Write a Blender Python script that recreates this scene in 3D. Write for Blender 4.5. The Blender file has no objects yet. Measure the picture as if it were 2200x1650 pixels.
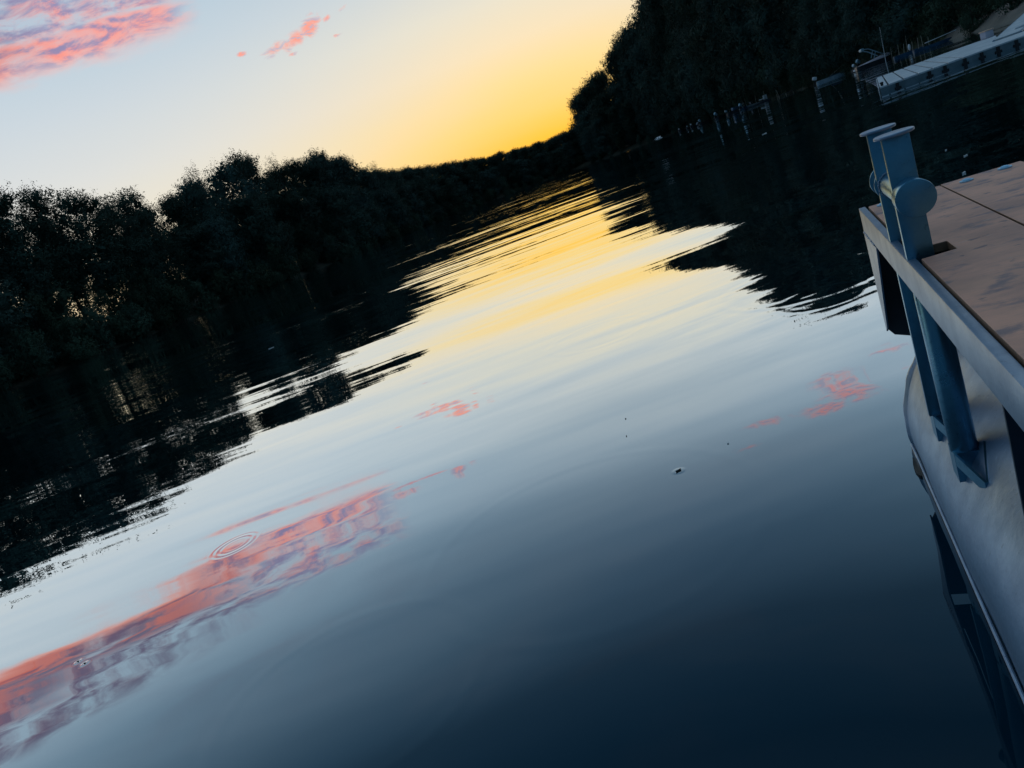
import bpy, bmesh, math, random
import numpy as np
from mathutils import Vector, Matrix
random.seed(7)
RNG = np.random.default_rng(7)
R = math.radians
S = bpy.context.scene
COL = S.collection

# ------------------------------------------------------------------ camera
H = 1.39                                    # lens height over the water, metres
cam = bpy.data.cameras.new('camera')
cam.sensor_fit = 'HORIZONTAL'
cam.sensor_width = 36.0
cam.lens = 36.0 * 1589.0 / 2200.0
cam.clip_start = 0.05
cam.clip_end = 6000
co = bpy.data.objects.new('camera', cam)
COL.objects.link(co)
co.matrix_world = Matrix.Translation((0, 0, H)) @ Matrix.Rotation(R(90 - 13.9), 4, 'X') @ Matrix.Rotation(R(-20.3), 4, 'Z')
S.camera = co
S.view_settings.view_transform = 'Standard'
S.view_settings.look = 'None'
S.view_settings.exposure = 0
S.view_settings.gamma = 1
S.cycles.max_bounces = 6
S.cycles.diffuse_bounces = 3
S.cycles.glossy_bounces = 4
S.cycles.transparent_max_bounces = 8
S.cycles.sample_clamp_indirect = 4
S.cycles.use_denoising = True
S.cycles.use_fast_gi = False


def lin(c):
    return tuple(((v / 255) / 12.92 if v / 255 <= .04045 else (((v / 255) + .055) / 1.055) ** 2.4) for v in c) + (1.0,)


class N:
    """tiny wrapper for building node trees"""
    def __init__(s, tree):
        s.t = tree

    def new(s, kind, **kw):
        n = s.t.nodes.new(kind)
        for k, v in kw.items():
            setattr(n, k, v)
        return n

    def put(s, sock, v):
        if isinstance(v, bpy.types.NodeSocket):
            s.t.links.new(v, sock)
        elif v is not None:
            sock.default_value = v

    def m(s, op, a, b=None, c=None, clamp=False):
        n = s.new('ShaderNodeMath', operation=op, use_clamp=clamp)
        s.put(n.inputs[0], a)
        if b is not None: s.put(n.inputs[1], b)
        if c is not None: s.put(n.inputs[2], c)
        return n.outputs[0]

    def sm(s, x, a, b):
        """smoothstep a..b"""
        n = s.new('ShaderNodeMapRange', interpolation_type='SMOOTHSTEP')
        s.put(n.inputs[0], x)
        n.inputs[1].default_value = a
        n.inputs[2].default_value = b
        return n.outputs[0]

    def ramp(s, x, stops, interp='LINEAR'):
        n = s.new('ShaderNodeValToRGB')
        n.color_ramp.interpolation = interp
        e = n.color_ramp.elements
        while len(e) > 1: e.remove(e[-1])
        e[0].position = stops[0][0]; e[0].color = stops[0][1]
        for p, c in stops[1:]:
            q = e.new(p); q.color = c
        s.put(n.inputs[0], x)
        return n.outputs[0]

    def mix(s, f, a, b, mode='MIX'):
        n = s.new('ShaderNodeMix', data_type='RGBA', blend_type=mode)
        s.put(n.inputs[0], f); s.put(n.inputs[6], a); s.put(n.inputs[7], b)
        return n.outputs[2]

    def xyz(s, x, y, z):
        n = s.new('ShaderNodeCombineXYZ')
        s.put(n.inputs[0], x); s.put(n.inputs[1], y); s.put(n.inputs[2], z)
        return n.outputs[0]

    def noise(s, v, scale=1, detail=2, rough=.5, color=False, dist=0):
        n = s.new('ShaderNodeTexNoise')
        s.put(n.inputs['Vector'], v)
        n.inputs['Scale'].default_value = scale
        n.inputs['Detail'].default_value = detail
        n.inputs['Roughness'].default_value = rough
        n.inputs['Distortion'].default_value = dist
        return n.outputs[1] if color else n.outputs[0]


# ------------------------------------------------------------------ sky (world)
W = bpy.data.worlds.new('World')
S.world = W
W.use_nodes = True
wt = W.node_tree
wt.nodes.clear()
n = N(wt)
tc = n.new('ShaderNodeTexCoord').outputs['Generated']
sep = n.new('ShaderNodeSeparateXYZ'); n.put(sep.inputs[0], tc)
X, Y, Z = sep.outputs
el = n.m('MULTIPLY', n.m('ARCSINE', Z), 57.29578)
az = n.m('MULTIPLY', n.m('ARCTAN2', X, Y), 57.29578)
SUN_AZ = 9.0
elp = n.m('DIVIDE', el, 90.0)
far_side = n.ramp(elp, [(0, lin((236, 212, 168))), (3 / 90, lin((247, 228, 186))), (6 / 90, lin((236, 228, 208))), (10 / 90, lin((220, 222, 220))),
                        (14 / 90, lin((203, 214, 222))), (18 / 90, lin((184, 205, 220))), (24 / 90, lin((150, 182, 206))),
                        (32 / 90, lin((108, 152, 186))), (42 / 90, lin((80, 132, 172))), (56 / 90, lin((134, 158, 178))), (1, lin((152, 168, 182)))])
sun_side = n.ramp(elp, [(0, lin((255, 176, 44))), (2.6 / 90, lin((255, 196, 66))), (4.5 / 90, lin((254, 211, 112))), (7 / 90, lin((251, 221, 152))), (9.5 / 90, lin((245, 226, 188))),
                        (12.5 / 90, lin((232, 226, 206))), (16 / 90, lin((206, 214, 216))), (21 / 90, lin((172, 193, 208))),
                        (30 / 90, lin((116, 155, 188))), (42 / 90, lin((80, 132, 172))), (56 / 90, lin((134, 158, 178))), (1, lin((152, 168, 182)))])
east = n.ramp(elp, [(0, lin((14, 50, 72))), (8 / 90, lin((16, 58, 84))), (25 / 90, lin((26, 78, 110))), (52 / 90, lin((90, 126, 154))), (1, lin((152, 168, 182)))])
daz = n.m('SUBTRACT', az, SUN_AZ)
g = n.m('EXPONENT', n.m('MULTIPLY', n.m('POWER', n.m('DIVIDE', n.m('ABSOLUTE', daz), 17.0), 2.0), -1.0))
west = n.mix(g, far_side, sun_side)
hl = n.m('MAXIMUM', n.m('SQRT', n.m('ADD', n.m('MULTIPLY', X, X), n.m('MULTIPLY', Y, Y))), 0.001)
dot = n.m('DIVIDE', n.m('ADD', n.m('MULTIPLY', X, math.sin(R(SUN_AZ))), n.m('MULTIPLY', Y, math.cos(R(SUN_AZ)))), hl)
sky = n.mix(n.sm(dot, -0.05, 0.62), east, west)
# faint uneven streaks of high haze
v2 = n.xyz(n.m('MULTIPLY', az, .05), n.m('MULTIPLY', el, .22), 0.0)
streak = n.noise(v2, 1, 3, .5)
sky = n.mix(n.m('MULTIPLY', n.sm(streak, .45, .75), .16), sky, n.mix(.5, sky, (.62, .66, .74, 1)))

# clouds, given by azimuth and elevation
azs = n.m('MULTIPLY', az, .42)
def cn(de, scale=1.0, detail=7, off=0.0, stretch=1.15, rough=.60):
    tilt = n.m('SUBTRACT', n.m('ADD', el, de), n.m('MULTIPLY', az, .05))
    return n.noise(n.xyz(n.m('ADD', azs, off), n.m('MULTIPLY', tilt, stretch), 0.0), scale, detail, rough, dist=.4)
n0, n1 = cn(0.0), cn(0.30)
relief = n.m('SUBTRACT', n1, n0)
big = n.noise(n.xyz(n.m('MULTIPLY', az, .16), n.m('MULTIPLY', el, .45), 4.0), 1, 2, .5)
wav = n.m('MULTIPLY', n.m('SUBTRACT', big, .5), 1.7)
elw = n.m('ADD', el, wav)
axis = n.m('ADD', 18.0, n.m('MULTIPLY', n.m('ADD', az, 12.0), .032))          # lower solid roll
low = n.m('SUBTRACT', elw, axis)
roll = n.m('MULTIPLY', n.sm(low, -2.1, -.4), n.m('SUBTRACT', 1.0, n.sm(low, .25, 1.1)))
upper = n.m('MULTIPLY', n.sm(low, .2, 1.0), n.m('SUBTRACT', 1.0, n.sm(low, 3.0, 4.6)))
tip = n.m('MULTIPLY', n.m('SUBTRACT', 1.0, n.sm(n.m('ADD', az, n.m('MULTIPLY', n0, 3.0)), -12.5, -9.5)), n.sm(az, -75.0, -45.0))
leftw = n.m('SUBTRACT', 1.0, n.sm(az, -30.0, -19.0))
wide = n.m('MULTIPLY', n.m('MULTIPLY', n.sm(low, -1.4, -.2), n.m('SUBTRACT', 1.0, n.sm(low, 1.4, 3.2))), leftw)
d_roll = n.m('MULTIPLY', roll, n.sm(n.m('ADD', n0, n.m('MULTIPLY', roll, .34)), .40, .96))
d_up = n.m('MULTIPLY', upper, n.sm(n0, .34, .66))
dens = n.m('MULTIPLY', n.m('MAXIMUM', n.m('MAXIMUM', d_roll, n.m('MULTIPLY', n.m('MULTIPLY', wide, n.sm(n.m('ADD', big, n.m('MULTIPLY', n0, .35)), .38, .62)), .9)), n.m('MULTIPLY', d_up, .95)), tip, clamp=True)
pinkness = n.sm(n.m('SUBTRACT', n.m('MULTIPLY', relief, 4.2), n.m('MULTIPLY', n.m('MAXIMUM', n.m('SUBTRACT', low, .2), 0.0), .12)), -.70, .42)
ccol = n.mix(pinkness, lin((150, 140, 178)), lin((255, 156, 142)))
ccol = n.mix(n.m('MULTIPLY', n.sm(low, -1.6, -.6), 1.0), lin((250, 196, 186)), ccol)
dusk = n.mix(n.sm(n.m('ADD', relief, n.m('MULTIPLY', n.m('SUBTRACT', big, .5), 1.2)), -.12, .20), lin((112, 92, 116)), lin((206, 104, 90)))
dusk = n.mix(n.sm(low, .4, 3.0), dusk, lin((104, 88, 116)))
dusk = n.mix(n.sm(low, -.9, .1), lin((248, 150, 124)), dusk)
ccol = n.mix(n.m('MULTIPLY', leftw, .9), ccol, dusk)
sky = n.mix(dens, sky, ccol)

def blob(cx, cy, rx, ry, rot=0.0):
    a = n.m('SUBTRACT', az, cx); b = n.m('SUBTRACT', el, cy)
    c, s_ = math.cos(R(rot)), math.sin(R(rot))
    p = n.m('ADD', n.m('MULTIPLY', a, c / rx), n.m('MULTIPLY', b, s_ / rx))
    q = n.m('ADD', n.m('MULTIPLY', a, -s_ / ry), n.m('MULTIPLY', b, c / ry))
    return n.m('EXPONENT', n.m('MULTIPLY', n.m('ADD', n.m('MULTIPLY', p, p), n.m('MULTIPLY', q, q)), -1.0))
fine = n.noise(n.xyz(n.m('MULTIPLY', az, 1.1), n.m('MULTIPLY', el, 2.4), 2.0), 1, 4, .6, dist=.6)
fine2 = n.noise(n.xyz(n.m('MULTIPLY', az, 1.1), n.m('MULTIPLY', n.m('ADD', el, .14), 2.4), 2.0), 1, 4, .6, dist=.6)
def addblobs(sk, lst, thr0, thr1, strength, pink, grey):
    tot = None
    for bl in lst:
        b_ = n.m('MULTIPLY', blob(*bl[:5]), bl[5])
        tot = b_ if tot is None else n.m('MAXIMUM', tot, b_)
    d = n.sm(n.m('ADD', tot, n.m('MULTIPLY', n.m('SUBTRACT', fine, .5), 1.5)), thr0, thr1)
    d = n.m('MULTIPLY', n.m('MULTIPLY', d, n.sm(tot, .12, .35)), strength)
    f = n.sm(n.m('SUBTRACT', fine2, fine), -.10, .02)
    return n.mix(d, sk, n.mix(f, grey, pink))
sky = addblobs(sky, [(-4.6, 14.75, 1.1, .62, 30, 1.0), (-5.9, 14.3, 1.3, .5, 18, .95), (-7.5, 14.2, 1.3, .42, 14, .8),
                     (-3.35, 14.9, .42, .2, 20, .95), (-9.7, 14.5, .45, .17, 0, .95), (-3.0, 13.75, .42, .13, 0, .72),
                     (-6.4, 13.55, .45, .18, 10, .7), (-1.9, 15.2, .8, .16, 12, .62)],
               .30, .98, .95, lin((255, 160, 140)), lin((196, 176, 192)))
sky = addblobs(sky, [(-6.4, 19.8, .7, .35, 0, .95), (-5.1, 19.5, .5, .3, 0, .85), (-8.6, 19.3, 2.2, .35, 4, .95), (-10.6, 19.2, 2.0, .4, 4, .9),
                     (24.3, 21.4, 2.4, 1.5, 20, .95), (22.4, 22.8, 2.3, .8, 0, .95), (18.0, 22.6, 2.2, .55, 0, .8), (28.0, 19.8, 2.6, .4, 4, .7),
                     (16.3, 24.5, 1.3, .4, 0, .65)],
               .36, 1.0, .70, lin((250, 146, 138)), lin((176, 150, 176)))
# thin grey veil high on the left (seen only in the water)
veil = n.m('MULTIPLY', blob(-24, 24.5, 14, 2.6, 3), n.sm(n.noise(n.xyz(n.m('MULTIPLY', az, .12), n.m('MULTIPLY', el, .5), 9.0), 1, 4, .55), .38, .7))
sky = n.mix(n.m('MULTIPLY', veil, .3), sky, lin((140, 150, 172)))
bg = n.new('ShaderNodeBackground')
n.put(bg.inputs[0], sky)
bg.inputs[1].default_value = 1.0
# physical dusk sky under it, sun just at the horizon behind the far bank
sk = n.new('ShaderNodeTexSky', sky_type='NISHITA')
sk.sun_disc = False
sk.sun_elevation = R(0.5)
sk.sun_rotation = R(SUN_AZ)
bg2 = n.new('ShaderNodeBackground')
n.put(bg2.inputs[0], sk.outputs[0])
bg2.inputs[1].default_value = 0.012
ad = n.new('ShaderNodeAddShader')
wt.links.new(bg.outputs[0], ad.inputs[0]); wt.links.new(bg2.outputs[0], ad.inputs[1])
wo = n.new('ShaderNodeOutputWorld')
wt.links.new(ad.outputs[0], wo.inputs[0])
W.cycles.sampling_method = 'MANUAL'
W.cycles.sample_map_resolution = 1024

# ------------------------------------------------------------------ materials
def mat(name):
    m_ = bpy.data.materials.new(name)
    m_.use_nodes = True
    t = m_.node_tree
    t.nodes.clear()
    k = N(t)
    out = k.new('ShaderNodeOutputMaterial')
    b = k.new('ShaderNodeBsdfPrincipled')
    t.links.new(b.outputs[0], out.inputs[0])
    return m_, k, b, out

def simple(name, c, c2=None, rough=.6, metal=0.0, scale=6, bump=0.0, spec=.5, stretch=(1, 1, 1), lo=.35, hi=.65):
    m_, k, b, out = mat(name)
    pos = k.new('ShaderNodeTexCoord').outputs['Object']
    mp = k.new('ShaderNodeMapping'); k.put(mp.inputs[0], pos); mp.inputs[3].default_value = stretch
    f = k.noise(mp.outputs[0], scale, 5, .6)
    c2 = c2 or tuple(v * .7 for v in c)
    k.put(b.inputs['Base Color'], k.mix(k.sm(f, lo, hi), tuple(c) + (1,), tuple(c2) + (1,)))
    b.inputs['Roughness'].default_value = rough
    b.inputs['Metallic'].default_value = metal
    b.inputs['Specular IOR Level'].default_value = spec
    if bump:
        bp = k.new('ShaderNodeBump'); bp.inputs['Strength'].default_value = .5
        bp.inputs['Distance'].default_value = bump
        k.put(bp.inputs['Height'], k.noise(mp.outputs[0], scale * 3, 4, .6))
        k.put(b.inputs['Normal'], bp.outputs[0])
    return m_

def leaf_mat(name, c1, c2, tr=.15):
    m_, k, b, out = mat(name)
    pos = k.new('ShaderNodeTexCoord').outputs['Object']
    oi = k.new('ShaderNodeObjectInfo').outputs['Random']
    f = k.noise(pos, .45, 3, .6)
    c = k.mix(k.sm(f, .35, .68), tuple(c1) + (1,), tuple(c2) + (1,))
    hs = k.new('ShaderNodeHueSaturation')
    k.put(hs.inputs['Color'], c)
    k.put(hs.inputs['Value'], k.m('ADD', .65, k.m('MULTIPLY', oi, .7)))
    k.put(hs.inputs['Hue'], k.m('ADD', .48, k.m('MULTIPLY', oi, .05)))
    k.put(b.inputs['Base Color'], hs.outputs[0])
    b.inputs['Roughness'].default_value = .75
    b.inputs['Specular IOR Level'].default_value = .15
    tl = k.new('ShaderNodeBsdfTranslucent'); k.put(tl.inputs[0], hs.outputs[0])
    mx = k.new('ShaderNodeMixShader'); mx.inputs[0].default_value = tr
    k.t.links.new(b.outputs[0], mx.inputs[1]); k.t.links.new(tl.outputs[0], mx.inputs[2])
    k.t.links.new(mx.outputs[0], out.inputs[0])
    return m_

def metal_mat(name, base, base2, rough=.38, metal=.75, weld=0.0):
    m_, k, b, out = mat(name)
    pos = k.new('ShaderNodeTexCoord').outputs['Object']
    f = k.noise(pos, 9, 6, .62)
    g_ = k.noise(pos, 70, 3, .6)
    c = k.mix(k.sm(f, .35, .68), tuple(base) + (1,), tuple(base2) + (1,))
    c = k.mix(k.m('MULTIPLY', k.sm(g_, .60, .74), .5), c, tuple(v * .45 for v in base2) + (1,))
    mp = k.new('ShaderNodeMapping'); k.put(mp.inputs[0], pos); mp.inputs[3].default_value = (60, 60, 5)
    scr = k.noise(mp.outputs[0], 1.3, 4, .7)
    c = k.mix(k.m('MULTIPLY', k.sm(scr, .62, .74), .45), c, tuple(min(v * 1.7, .9) for v in base) + (1,))
    rust = k.m('MULTIPLY', k.sm(k.noise(pos, 30, 5, .7), .66, .76), k.sm(f, .50, .62))
    c = k.mix(k.m('MULTIPLY', rust, .7), c, (.16, .09, .05, 1))
    k.put(b.inputs['Base Color'], c)
    b.inputs['Metallic'].default_value = metal
    k.put(b.inputs['Roughness'], k.m('ADD', rough, k.m('MULTIPLY', f, .22)))
    bp = k.new('ShaderNodeBump'); bp.inputs['Strength'].default_value = .35
    bp.inputs['Distance'].default_value = .004
    k.put(bp.inputs['Height'], k.m('ADD', k.noise(pos, 22, 4, .6), k.m('MULTIPLY', g_, .25)))
    k.put(b.inputs['Normal'], bp.outputs[0])
    return m_

M_galv = metal_mat('galvanised_steel', (.27, .36, .46), (.19, .27, .37), .26, .55)
M_post = metal_mat('painted_steel', (.15, .36, .48), (.11, .29, .41), .20, .88)
M_float = metal_mat('weathered_float_steel', (.27, .39, .52), (.215, .32, .44), .27, .66)
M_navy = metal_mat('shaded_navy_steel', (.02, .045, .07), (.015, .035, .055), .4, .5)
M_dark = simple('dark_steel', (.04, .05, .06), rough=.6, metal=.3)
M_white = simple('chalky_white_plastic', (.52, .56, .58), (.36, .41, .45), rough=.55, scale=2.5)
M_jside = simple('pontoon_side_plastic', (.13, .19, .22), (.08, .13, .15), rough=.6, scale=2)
M_black = simple('black_rubber', (.012, .012, .014), rough=.7)
M_hull = simple('weathered_hull_paint', (.06, .08, .09), (.03, .04, .05), rough=.5, scale=2)
M_hullw = simple('pale_hull_paint', (.66, .78, .84), (.45, .58, .66), rough=.45, scale=2)
M_hullb = simple('blue_hull_paint', (.05, .16, .28), (.03, .10, .18), rough=.45, scale=2)
M_cowl = simple('white_cowl', (.85, .88, .90), (.70, .75, .78), rough=.35, scale=3)
M_cowlb = simple('blue_cowl', (.34, .52, .60), (.24, .40, .48), rough=.35, scale=3)
M_tarp = simple('grey_lilac_tarpaulin', (.66, .60, .66), (.50, .46, .52), rough=.75, scale=1.5)
M_orange = simple('orange_lid_and_lit_board', (.88, .54, .36), (.75, .45, .3), rough=.6, scale=2)  # box lid, and the orange light painted onto the covered boat's stern
M_stake = simple('weathered_stake_wood', (.52, .46, .36), (.34, .30, .24), rough=.85, scale=3, stretch=(1, 1, .2))
M_bark = simple('bark', (.07, .055, .045), (.035, .03, .025), rough=.9, scale=2, stretch=(1, 1, .2))
M_leafA = leaf_mat('willow_leaves', (.026, .058, .044), (.044, .088, .070))
M_leafB = leaf_mat('poplar_leaves', (.026, .054, .038), (.042, .082, .058), .2)
M_leafC = leaf_mat('bush_leaves', (.026, .054, .034), (.044, .082, .048), .15)
M_reed = simple('reed_stalks', (.16, .17, .09), (.09, .11, .05), rough=.8, scale=1)
M_bird = simple('white_feathers', (.85, .82, .78), (.7, .68, .66), rough=.7)
M_debris = simple('dead_leaf', (.06, .05, .035), (.03, .025, .02), rough=.6, scale=40)
M_fluff_glint = simple('pale_fluff_and_glint', (.75, .75, .72), rough=.8, scale=40)  # floating fluff, and white water glints painted as solid specks
M_bolt = metal_mat('blue_bolt_steel', (.35, .62, .80), (.25, .48, .64), .35, .5)

def wood_mat():
    m_, k, b, out = mat('worn_decking')
    pos = k.new('ShaderNodeTexCoord').outputs['Object']
    def st(sx, sy, sc, d=5, r=.6):
        mp = k.new('ShaderNodeMapping'); k.put(mp.inputs[0], pos); mp.inputs[3].default_value = (sx, sy, 1)
        return k.noise(mp.outputs[0], sc, d, r)
    big_ = st(1, 1.4, 3.2)
    c = k.mix(k.sm(big_, .35, .68), (.82, .375, .235, 1), (.52, .26, .185, 1))
    warm = st(1.2, .8, 1.6, 3)
    c = k.mix(k.m('MULTIPLY', k.sm(warm, .5, .75), .5), c, (.84, .43, .24, 1))
    grain = st(2.2, 26, 6, 6, .7)
    c = k.mix(k.m('MULTIPLY', k.sm(grain, .5, .72), .30), c, (.20, .15, .15, 1))
    stain = st(3.0, 4.2, 3.0, 5, .58)
    c = k.mix(k.m('MULTIPLY', k.sm(stain, .53, .68), .72), c, (.15, .125, .15, 1))
    spot = st(9, 12, 2.4, 3, .5)
    c = k.mix(k.m('MULTIPLY', k.sm(spot, .66, .74), .7), c, (.10, .085, .10, 1))
    pale = st(7, 14, 3, 4, .6)
    c = k.mix(k.m('MULTIPLY', k.sm(pale, .64, .76), .4), c, (.60, .48, .42, 1))
    # sides of the board: raw brown ply
    ge = k.new('ShaderNodeNewGeometry')
    sp = k.new('ShaderNodeSeparateXYZ'); k.put(sp.inputs[0], ge.outputs['True Normal'])
    c = k.mix(k.m('LESS_THAN', sp.outputs[2], .5), c, k.mix(k.sm(grain, .4, .7), (.27, .15, .09, 1), (.15, .085, .05, 1)))
    k.put(b.inputs['Base Color'], c)
    k.put(b.inputs['Roughness'], k.m('ADD', .42, k.m('MULTIPLY', big_, .3)))
    bp = k.new('ShaderNodeBump'); bp.inputs['Strength'].default_value = .4; bp.inputs['Distance'].default_value = .002
    k.put(bp.inputs['Height'], k.m('ADD', grain, k.m('MULTIPLY', stain, -.8)))
    k.put(b.inputs['Normal'], bp.outputs[0])
    return m_
M_wood = wood_mat()

# ------------------------------------------------------------------ scene helpers
def link(o, parent=None):
    COL.objects.link(o)
    if parent is not None: o.parent = parent
    return o

def tag(o, label=None, cat=None, group=None, kind=None):
    if label: o['label'] = label
    if cat: o['category'] = cat
    if group: o['group'] = group
    if kind: o['kind'] = kind
    return o

def empty(name, loc=(0, 0, 0), rz=0.0):
    o = bpy.data.objects.new(name, None)
    o.empty_display_size = .2
    link(o); o.location = loc; o.rotation_euler = (0, 0, rz)
    return o

def mesh_np(name, V, F, mtl, parent=None, smooth=False):
    """V (n,3), F (m,4) or (m,3) index array"""
    me = bpy.data.meshes.new(name)
    V = np.asarray(V, np.float32); F = np.asarray(F, np.int32)
    me.vertices.add(len(V)); me.vertices.foreach_set('co', V.ravel())
    me.loops.add(F.size); me.loops.foreach_set('vertex_index', F.ravel())
    me.polygons.add(len(F))
    w_ = F.shape[1]
    me.polygons.foreach_set('loop_start', np.arange(0, F.size, w_, dtype=np.int32))
    try:
        me.polygons.foreach_set('loop_total', np.full(len(F), w_, dtype=np.int32))
    except Exception:
        pass
    if smooth: me.polygons.foreach_set('use_smooth', np.ones(len(F), bool))
    me.materials.append(mtl)
    me.update(calc_edges=True)
    me.validate()
    return link(bpy.data.objects.new(name, me), parent)

class MB:
    """collects primitives into one mesh"""
    def __init__(s):
        s.bm = bmesh.new()

    def box(s, c, size, rot=None, bevel=0.0):
        r = bmesh.ops.create_cube(s.bm, size=1)
        M_ = Matrix.Translation(c) @ (rot or Matrix.Identity(4)) @ Matrix.Diagonal((*size, 1))
        bmesh.ops.transform(s.bm, matrix=M_, verts=r['verts'])
        if bevel:
            es = list({e for v in r['verts'] for e in v.link_edges})
            bmesh.ops.bevel(s.bm, geom=es, offset=bevel, segments=2, affect='EDGES', profile=.5)
        return s

    def cyl(s, a, b, r1, r2=None, seg=16, caps=True):
        a, b = Vector(a), Vector(b)
        d = b - a
        r2 = r1 if r2 is None else r2
        q = d.to_track_quat('Z', 'Y').to_matrix().to_4x4()
        M_ = Matrix.Translation((a + b) / 2) @ q
        bmesh.ops.create_cone(s.bm, cap_ends=caps, segments=seg, radius1=r1, radius2=r2, depth=d.length, matrix=M_)
        return s

    def prism(s, pts, axis, lo, hi):
        """pts: 2-D outline; axis: the axis it is pushed along"""
        def P(p, t):
            if axis == 'x': return (t, p[0], p[1])
            if axis == 'y': return (p[0], t, p[1])
            return (p[0], p[1], t)
        A = [s.bm.verts.new(P(p, lo)) for p in pts]
        B = [s.bm.verts.new(P(p, hi)) for p in pts]
        k = len(pts)
        s.bm.faces.new(A); s.bm.faces.new(B[::-1])
        for i in range(k):
            s.bm.faces.new((A[i], B[i], B[(i + 1) % k], A[(i + 1) % k]))
        return s

    def sphere(s, c, rad, seg=12, rings=8):
        M_ = Matrix.Translation(c) @ Matrix.Diagonal((*rad, 1))
        bmesh.ops.create_uvsphere(s.bm, u_segments=seg, v_segments=rings, radius=1, matrix=M_)
        return s

    def tube(s, pts, r, seg=8):
        for a, b in zip(pts[:-1], pts[1:]):
            s.cyl(a, b, r, r, seg)
        return s

    def build(s, name, m_, parent=None, bevel=0.0, smooth=False):
        bmesh.ops.recalc_face_normals(s.bm, faces=s.bm.faces)
        if bevel:
            es = [e for e in s.bm.edges if len(e.link_faces) == 2 and e.calc_face_angle(0) > .6]
            bmesh.ops.bevel(s.bm, geom=es, offset=bevel, segments=2, affect='EDGES', profile=.5)
        me = bpy.data.meshes.new(name)
        s.bm.to_mesh(me); s.bm.free()
        me.materials.append(m_)
        if smooth:
            me.polygons.foreach_set('use_smooth', np.ones(len(me.polygons), bool))
            try:
                me.set_sharp_from_angle(angle=R(38))
            except Exception:
                pass
        return link(bpy.data.objects.new(name, me), parent)

def interp(tab, x):
    xs = [t[0] for t in tab]; ys = [t[1] for t in tab]
    return float(np.interp(x, xs, ys))

# ------------------------------------------------------------------ shoreline of the river, as azimuth and distance
LEFT = [(-75, 70), (-60, 76), (-45, 82), (-38, 86), (-30, 94), (-27, 99), (-20, 113), (-12.8, 132), (-7.5, 156), (-4, 190), (-1, 236), (3, 272),
        (7, 296), (10, 312), (14, 330)]
RIGHT = [(11.6, 300), (12.5, 285), (14, 278), (16, 268), (18, 255), (20, 230), (22, 207), (24, 190), (26, 170), (28, 155), (30, 140), (32, 125), (34, 112),
         (36, 100), (38, 88), (40, 78), (45, 62), (60, 48), (75, 42)]
SHORE = [(-180, 260), (-120, 110)] + LEFT[:-2] + [(9.5, 312), (11.2, 306)] + RIGHT + [(120, 70), (180, 260)]
PROF_L = [(-75, 13), (-50, 12.5), (-38, 12), (-33, 11.6), (-27, 11.1), (-23.5, 9.9), (-20.8, 9.1), (-19.8, 7.2), (-18.6, 7.8), (-16.5, 8.6), (-14.9, 9.0),
          (-12.8, 9.6), (-11.8, 8.7), (-11.1, 7.4), (-9.8, 7.7), (-7.5, 7.5), (-5.8, 6.3), (-4.8, 4.9), (-3.9, 5.0), (-3, 4.6), (-1.1, 4.2),
          (1.5, 3.5), (4.3, 3.0), (7, 2.75), (10, 2.5), (12, 2.4), (15, 2.4)]
PROF_R = [(10.2, 3.9), (11.5, 4.5), (13.4, 5.5), (14.8, 6.3), (16.2, 7.3), (18, 8.9), (20, 11), (22.5, 14.3), (24, 15.2), (27, 13.8), (30, 13.5), (35, 12.5),
          (40, 12), (50, 11), (75, 11)]

def pol(a, d, z=0.0):
    return Vector((math.sin(R(a)) * d, math.cos(R(a)) * d, z))

def ground_h(a, d):
    s = interp(SHORE, a)
    t = d - s
    if t < 0: return max(-1.6, t * .25)
    hh = min(t * .22, 1.1) + min(max(t - 5, 0) * .03, 2.0)
    if a > 11:
        k = min(max((a - 14) / 8.0, 0), 1)
        hh += k * min(max(t - 4, 0) * .50, 17.0)
    if 33 < a < 62:                       # bare sandy ramp down to the river
        k = min((a - 33) / 2.5, (62 - a) / 4, 1)
        hh = hh * (1 - k) + k * min(t * .16, 6.0)
    return hh

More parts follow.
